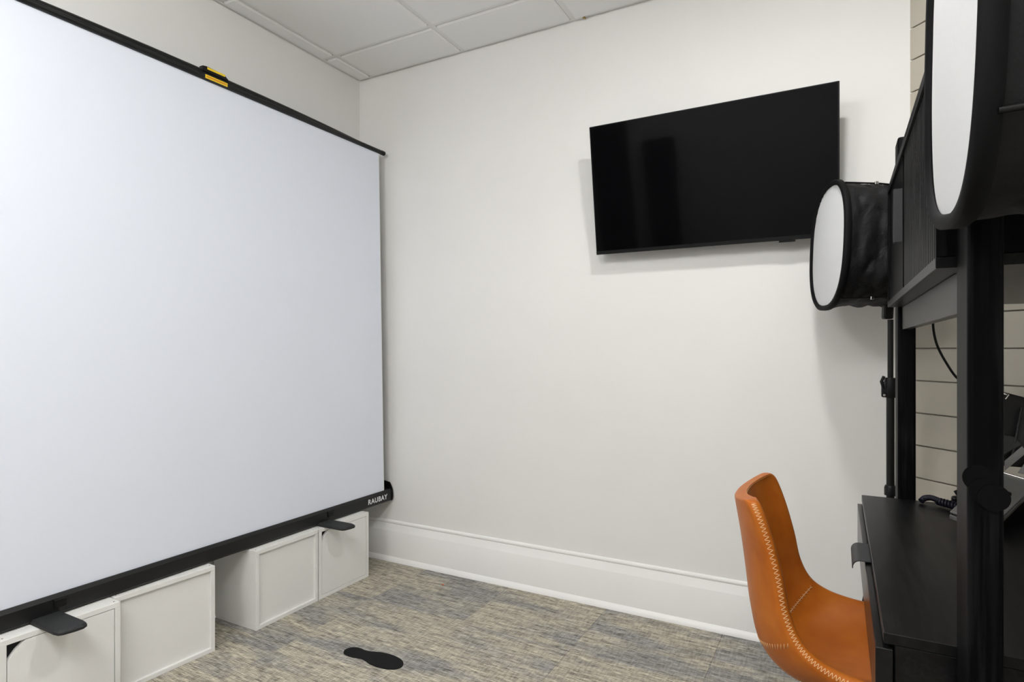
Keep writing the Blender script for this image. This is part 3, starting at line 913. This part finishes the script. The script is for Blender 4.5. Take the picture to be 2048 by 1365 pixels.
def softbox(label, loc, facing, tilt, roll, a, b, n, depth, seed, rib_angle=56):
    """local +x is the direction the diffuser faces; body runs to -x"""
    t = empty('softbox', label, 'softbox', loc, 'black softboxes', local=True)
    t.rotation_mode = 'XYZ'
    t.rotation_euler = (Matrix.Rotation(facing, 4, 'Z') @ Matrix.Rotation(tilt, 4, 'Y') @ Matrix.Rotation(roll, 4, 'X')).to_euler()
    CNT = 96
    # binding rim: a padded band round the front
    bm = bmesh.new()
    prof = [(0.002, -0.016), (0.0075, -0.013), (0.0085, -0.004), (0.005, 0.001), (-0.007, 0.001), (-0.012, -0.003)]
    rings = []
    for k in range(CNT):
        y0, z0 = superellipse(1, 1, n, k, CNT)
        rings.append([bm.verts.new((px, y0 * (a + pr), z0 * (b + pr))) for px, pr in prof])
    for k in range(CNT):
        A, B = rings[k], rings[(k + 1) % CNT]
        for q in range(len(prof)):
            bm.faces.new([A[q], A[(q + 1) % len(prof)], B[(q + 1) % len(prof)], B[q]])
    bm_obj('rim', bm, M['rim'], t, smooth=True, auto=60)
    # diffuser cloth, tucked behind the rim, with small gathers at the top
    bm = bmesh.new()
    NR = 14
    prev = None
    for r in range(NR + 1):
        rho = r / NR
        ring = []
        for k in range(CNT):
            y0, z0 = superellipse(1, 1, n, k, CNT)
            y, z = y0 * (a - 0.013) * rho, z0 * (b - 0.013) * rho
            g = 0.0
            if z > 0.35 * b:
                g = 0.0014 * math.sin(y * 330 + seed) * ((z / b - 0.35) / 0.65) * rho
            x = 0.004 + 0.010 * (1 - rho ** 2) - 0.004 * rho + g
            ring.append(bm.verts.new((x, y, z)) if r else None)
        if r == 0:
            c = bm.verts.new((0.014, 0, 0))
        elif r == 1:
            for k in range(CNT): bm.faces.new([c, ring[k], ring[(k + 1) % CNT]])
        else:
            for k in range(CNT): bm.faces.new([prev[k], ring[k], ring[(k + 1) % CNT], prev[(k + 1) % CNT]])
        prev = ring
    back = [bm.verts.new(v.co + Vector((-0.003, 0, 0))) for v in prev]
    for k in range(CNT): bm.faces.new([prev[k], back[k], back[(k + 1) % CNT], prev[(k + 1) % CNT]])
    bm.faces.new(back[::-1])
    bm_obj('diffuser', bm, M['diffuser'], t, smooth=True, auto=60)
    # crumpled nylon body
    bm = bmesh.new()
    NL = 44
    prev = None
    for i in range(NL + 1):
        s = i / NL
        taper = 1 - 0.10 * s - 0.02 * math.sin(PI * s)
        if s > 0.86: taper *= 1 - 0.75 * ((s - 0.86) / 0.14) ** 1.6
        ring = []
        for k in range(CNT):
            y0, z0 = superellipse(1, 1, n + 1.2 * s, k, CNT)
            x = -0.012 - depth * (s if s < 0.86 else 0.86 + (s - 0.86) * 0.55)
            p = Vector((x, y0 * (a - 0.004) * taper, z0 * (b - 0.004) * taper))
            amp = 0.011 * min(1, s * 6)
            q = Vector((p.x * 16 + seed, p.y * 7, p.z * 13))
            w = noise.noise(q) + 0.55 * noise.noise(q * 2.3 + Vector((3, 1, 7)))
            w = (abs(w) * 1.7 - 0.42)
            rad = Vector((0, p.y, p.z)).normalized()
            p += rad * (w * amp - 0.002)
            ring.append(bm.verts.new(p))
        if prev:
            for k in range(CNT): bm.faces.new([prev[k], prev[(k + 1) % CNT], ring[(k + 1) % CNT], ring[k]])
        prev = ring
    bm.faces.new(prev)
    body = bm_obj('body', bm, M['nylon'], t, smooth=True)
    # ribs with their chrome clips
    for sy_ in (-1, 1):
        for sz_ in (-1, 1):
            ang = math.radians(rib_angle)
            y, z = sy_ * (a - 0.002) * math.cos(ang) ** (2 / n), sz_ * (b - 0.002) * math.sin(ang) ** (2 / n)
            rb = tube('rib', [(-0.008, y * 1.01, z * 1.01), (-depth * 0.5, y * 0.985, z * 0.985), (-depth * 0.86, y * 0.93, z * 0.94)], 0.0028, M['pole'], t, 8)
            cp = box('clip', -depth * 0.46 - 0.005, -depth * 0.46 + 0.005, y - 0.004, y + 0.004, z * 0.99 - 0.0055, z * 0.99 + 0.0055, M['chrome'], rb, bevel=0.0015)
    # lamp head and tilt bracket behind
    tube('lamp_head', [(-depth - 0.002, 0, 0), (-depth - 0.05, 0, 0), (-depth - 0.06, 0, 0)], [0.052, 0.050, 0.040], M['black_plastic'], t, 24)
    box('tilt_bracket', -0.201, -0.173, -0.014, 0.014, -0.2375, -0.170, M['black_plastic'], t, bevel=0.004)
    return t

def light_stand(label, x, y, ztop, zclamp):
    t = empty('light_stand', label, 'light stand', (x, y, 0), 'black light stands')
    up = tube('upper_pole', [(x, y, zclamp), (x, y, ztop)], 0.0085, M['pole'], t, 16)
    lo = tube('lower_pole', [(x, y, 0.20), (x, y, zclamp - 0.0005)], 0.0120, M['pole'], t, 16)
    bm = bmesh.new()
    add_tube(bm, [(x, y, zclamp - 0.048), (x, y, zclamp - 0.046), (x, y, zclamp + 0.012), (x, y, zclamp + 0.0165)], [0.0175, 0.0185, 0.0175, 0.0165], 20)
    add_box(bm, x - 0.026, x - 0.004, y - 0.012, y + 0.004, zclamp - 0.048, zclamp + 0.004, bevel=0.005, seg=2)
    cl = bm_obj('clamp', bm, M['black_plastic'], t, smooth=True, auto=40)
    tube('clamp_lever', [(x - 0.020, y - 0.013, zclamp - 0.02), (x - 0.026, y - 0.014, zclamp + 0.004), (x - 0.019, y - 0.013, zclamp + 0.022)], [0.004, 0.005, 0.0045], M['black_plastic'], cl, 10)
    tube('clamp_screw', [(x - 0.018, y - 0.0125, zclamp - 0.040), (x - 0.018, y - 0.0145, zclamp - 0.040)], 0.0038, M['chrome'], cl, 12)
    tube('hub_collar', [(x, y, 0.690), (x, y, 0.715), (x, y, 0.722)], [0.018, 0.018, 0.0150], M['black_plastic'], t, 20)
    for k in range(3):
        a = math.radians(15 + 120 * k)
        lg = tube('leg', [(x + 0.016 * math.cos(a), y + 0.016 * math.sin(a), 0.66), (x + 0.17 * math.cos(a), y + 0.17 * math.sin(a), 0.008)], 0.0075, M['pole'], t, 10)
        tube('brace', [(x + 0.013 * math.cos(a), y + 0.013 * math.sin(a), 0.26), (x + 0.09 * math.cos(a), y + 0.09 * math.sin(a), 0.335)], 0.0045, M['pole'], t, 8)
        tube('rubber_foot', [(x + 0.165 * math.cos(a), y + 0.165 * math.sin(a), 0.03), (x + 0.172 * math.cos(a), y + 0.172 * math.sin(a), 0.009)], 0.010, M['black_rubber'], lg, 10)
    return t

FS_F = math.radians(180 + 16.5)
softbox('black softbox with white oval front beside the television', (2.376, -0.330, 1.511), FS_F, math.radians(-2), math.radians(0), 0.192, 0.212, 2.5, 0.215, 1.3)
light_stand('thin black light stand rising between the desk post and the back wall', 2.5560, -0.280, 1.2650, 1.058)
FN = math.radians(180)
softbox('large black softbox at the upper right, nearest the camera', (2.512, -1.832, 1.508), FN, math.radians(0), math.radians(-9), 0.178, 0.208, 3.1, 0.215, 5.1, 24)
light_stand('black light stand under the nearest softbox, right of the desk post', 2.699, -1.832, 1.258, 1.058)

# ------------------------------------------------------------------ things on the desk
mc = empty('control_console', 'silver sloping console with black knobs and raised black lid on the desk', 'console', (2.76, -0.75, DZ))
CA, CK, CB = Vector((2.7100, -0.9000, 0.7715)), Vector((2.8356, -0.6800, 0.8382)), Vector((2.7567, -0.6400, 0.8554))
eu = CK - CA
ev = (CB - CK) * 0.93
en = eu.cross(ev).normalized()
def mp(u, v, h): return CA + eu * u + ev * v + en * h
def slab(name, quad, t, mat, parent, bevel=0.002):
    """quad of 4 points extruded by vector t"""
    bm = bmesh.new()
    A = [bm.verts.new(p) for p in quad]; B = [bm.verts.new(p + t) for p in quad]
    bm.faces.new(A); bm.faces.new(B[::-1])
    for k in range(4): bm.faces.new([A[k], A[(k + 1) % 4], B[(k + 1) % 4], B[k]])
    if bevel: bmesh.ops.bevel(bm, geom=list(bm.edges), offset=bevel, segments=2, affect='EDGES', profile=0.5)
    return bm_obj(name, bm, mat, parent)
def layer(name, h0, h1, inset, mat, bevel):
    q = [mp(inset, inset * 2, h0), mp(1 - inset, inset * 2, h0), mp(1 - inset, 1 - inset * 2, h0), mp(inset, 1 - inset * 2, h0)]
    return slab(name, q, en * (h1 - h0), mat, mc, bevel)
cp = layer('control_panel', -0.005, 0.0, 0.0, M['silver'], 0.0015)
layer('gasket', -0.009, -0.0052, 0.012, M['black_plastic'], 0)
layer('base', -0.021, -0.0092, 0.0, M['silver'], 0.002)
# black wedge that carries the tilted base on the desk
bm = bmesh.new()
tp = [mp(u, v, -0.0215) for u, v in ((0.12, 0.08), (0.95, 0.08), (0.95, 0.92), (0.12, 0.92))]
va = [bm.verts.new(p) for p in tp]; vb = [bm.verts.new((p.x, p.y, DZ + 0.0005)) for p in tp]
bm.faces.new(va); bm.faces.new(vb[::-1])
for k in range(4): bm.faces.new([va[k], va[(k + 1) % 4], vb[(k + 1) % 4], vb[k]])
bm_obj('stand_wedge', bm, M['black_plastic'], mc)
for u, v, r in ((0.42, 0.20, 0.0060), (0.36, 0.42, 0.0050), (0.62, 0.30, 0.0065), (0.66, 0.46, 0.0050), (0.30, 0.70, 0.006), (0.52, 0.72, 0.006)):
    tube('knob', [mp(u, v, 0.0002), mp(u, v, 0.005), mp(u, v, 0.007)], [r, r, r * 0.7], M['black_plastic'], cp, 16)
tube('panel_trim', [mp(1.0, 0.02, 0.002), mp(1.0, 0.98, 0.002)], 0.0022, M['chrome'], cp, 8)
# raised lid with frame rails, latch, silver flaps and a soft hood
ly = Vector((0, 0.022, 0))
lid = slab('lid', [Vector(p) for p in ((2.7680, -0.626, 0.866), (2.8600, -0.626, 0.866), (2.8620, -0.606, 1.035), (2.7700, -0.606, 1.062))], ly, M['black_plastic'], mc, 0.003)
slab('lid_panel', [Vector(p) for p in ((2.8000, -0.634, 0.900), (2.8255, -0.634, 0.902), (2.8426, -0.616, 1.014), (2.8225, -0.616, 1.020))], Vector((0, 0.006, 0)), M['black_rubber'], lid, 0.001)
for dx in (-0.003, 0.021):
    tube('lid_rail', [(2.8000 + dx, -0.640, 0.899), (2.8225 + dx, -0.622, 1.020)], 0.0028, M['black_alu'], lid, 8)
tube('latch', [(2.783, -0.615, 1.054), (2.792, -0.622, 1.050), (2.784, -0.626, 1.040)], 0.0032, M['chrome'], lid, 8)
slab('silver_flap', [Vector(p) for p in ((2.7795, -0.650, 0.8834), (2.8164, -0.640, 0.9230), (2.8255, -0.640, 0.9068), (2.7795, -0.650, 0.858))], Vector((0, 0.004, 0)), M['silver'], mc, 0.0006)
slab('silver_flap', [Vector(p) for p in ((2.8042, -0.655, 0.8560), (2.8326, -0.645, 0.9010), (2.8480, -0.645, 0.9000), (2.8430, -0.655, 0.8480))], Vector((0, 0.004, 0)), M['silver'], mc, 0.0006)
slab('hood', [Vector(p) for p in ((2.7740, -0.646, 0.895), (2.8164, -0.638, 0.927), (2.8050, -0.634, 0.944), (2.7740, -0.638, 0.950))], Vector((0, 0.004, 0)), M['black_rubber'], mc, 0.0015)

# coiled navy cord at the back of the desk
cordp = spline([(2.603, -0.640, 0.757), (2.612, -0.632, 0.764), (2.626, -0.638, 0.768), (2.640, -0.651, 0.766), (2.648, -0.659, 0.764)], 8)
cord = empty('coiled_cord', 'thick navy coiled cord lying at the far edge of the desk', 'cord', (2.64, -0.65, DZ))
tube('plain_end', cordp, 0.0078, M['navy'], cord, 12)
hel = []
a0, a1 = Vector((2.640, -0.651, 0.7635)), Vector((2.688, -0.700, 0.7625))
ax = (a1 - a0).normalized(); uu, vv = ring_frame(ax)
turns, steps = 8, 16
for q in range(turns * steps + 1):
    s = q / (turns * steps); a = 2 * PI * turns * s
    hel.append(a0.lerp(a1, s) + (uu * math.cos(a) + vv * math.sin(a)) * 0.0075)
tube('coil', hel, 0.0034, M['navy'], cord, 8)
plug = empty('cord_plug', 'small black clip with lever behind the coiled cord', 'clip', (2.690, -0.640, DZ))
bm = bmesh.new()
add_box(bm, 2.672, 2.702, -0.634, -0.612, DZ + 0.0005, DZ + 0.026, bevel=0.006, seg=2)
bm_obj('body', bm, M['black_plastic'], plug)
tube('lever', [(2.688, -0.622, DZ + 0.0265), (2.682, -0.622, DZ + 0.036), (2.698, -0.622, DZ + 0.048)], [0.004, 0.006, 0.004], M['black_plastic'], plug, 8)

# thin black cable hanging from below the cabinet to the console
cab_pts = spline([(2.640, -0.560, 1.2865), (2.640, -0.552, 1.232), (2.650, -0.545, 1.180), (2.672, -0.540, 1.130), (2.700, -0.535, 1.085), (2.740, -0.540, 1.060), (2.765, -0.560, 1.062), (2.775, -0.5835, 1.050)], 6)
tag(tube('hanging_cable', cab_pts, 0.0032, M['black_plastic'], None, 8), 'thin black cable hanging below the cabinet in front of the shiplap', 'cable')

# ------------------------------------------------------------------ on the carpet
sole = [(0.725, -0.866), (0.731, -0.844), (0.748, -0.831), (0.775, -0.828), (0.803, -0.831), (0.835, -0.822), (0.870, -0.811), (0.915, -0.808), (0.955, -0.815), (0.982, -0.829),
        (0.996, -0.848), (0.998, -0.867), (0.984, -0.886), (0.955, -0.898), (0.920, -0.902), (0.885, -0.900), (0.855, -0.891), (0.828, -0.886), (0.795, -0.893), (0.765, -0.894), (0.740, -0.887)]
sp = spline([(*p, 0) for p in sole + [sole[0]]], 5)[:-1]
o = prism('footprint_marker', [(p.x, p.y) for p in sp], 2, 0.0004, 0.0022, M['sole'], None)
tag(o, 'black shoe-sole shaped sticker lying on the carpet', 'floor sticker')
bm = bmesh.new()
bmesh.ops.create_icosphere(bm, subdivisions=1, radius=0.005)
bmesh.ops.transform(bm, matrix=Matrix.Translation((0.691, -0.159, 0.003)) @ Matrix.Diagonal((1.4, 0.8, 0.6, 1)), verts=bm.verts)
tag(bm_obj('crumb', bm, M['crumb']), 'tiny red crumb on the carpet near the back baseboard', 'crumb')
bm = bmesh.new()
add_tube(bm, [(1.040, -0.062, 0.0015), (1.045, -0.056, 0.003), (1.049, -0.048, 0.0015)], 0.0012, 6)
tag(bm_obj('paper_scrap', bm, M['white_print'], smooth=True), 'tiny white scrap on the carpet near the back baseboard', 'scrap')
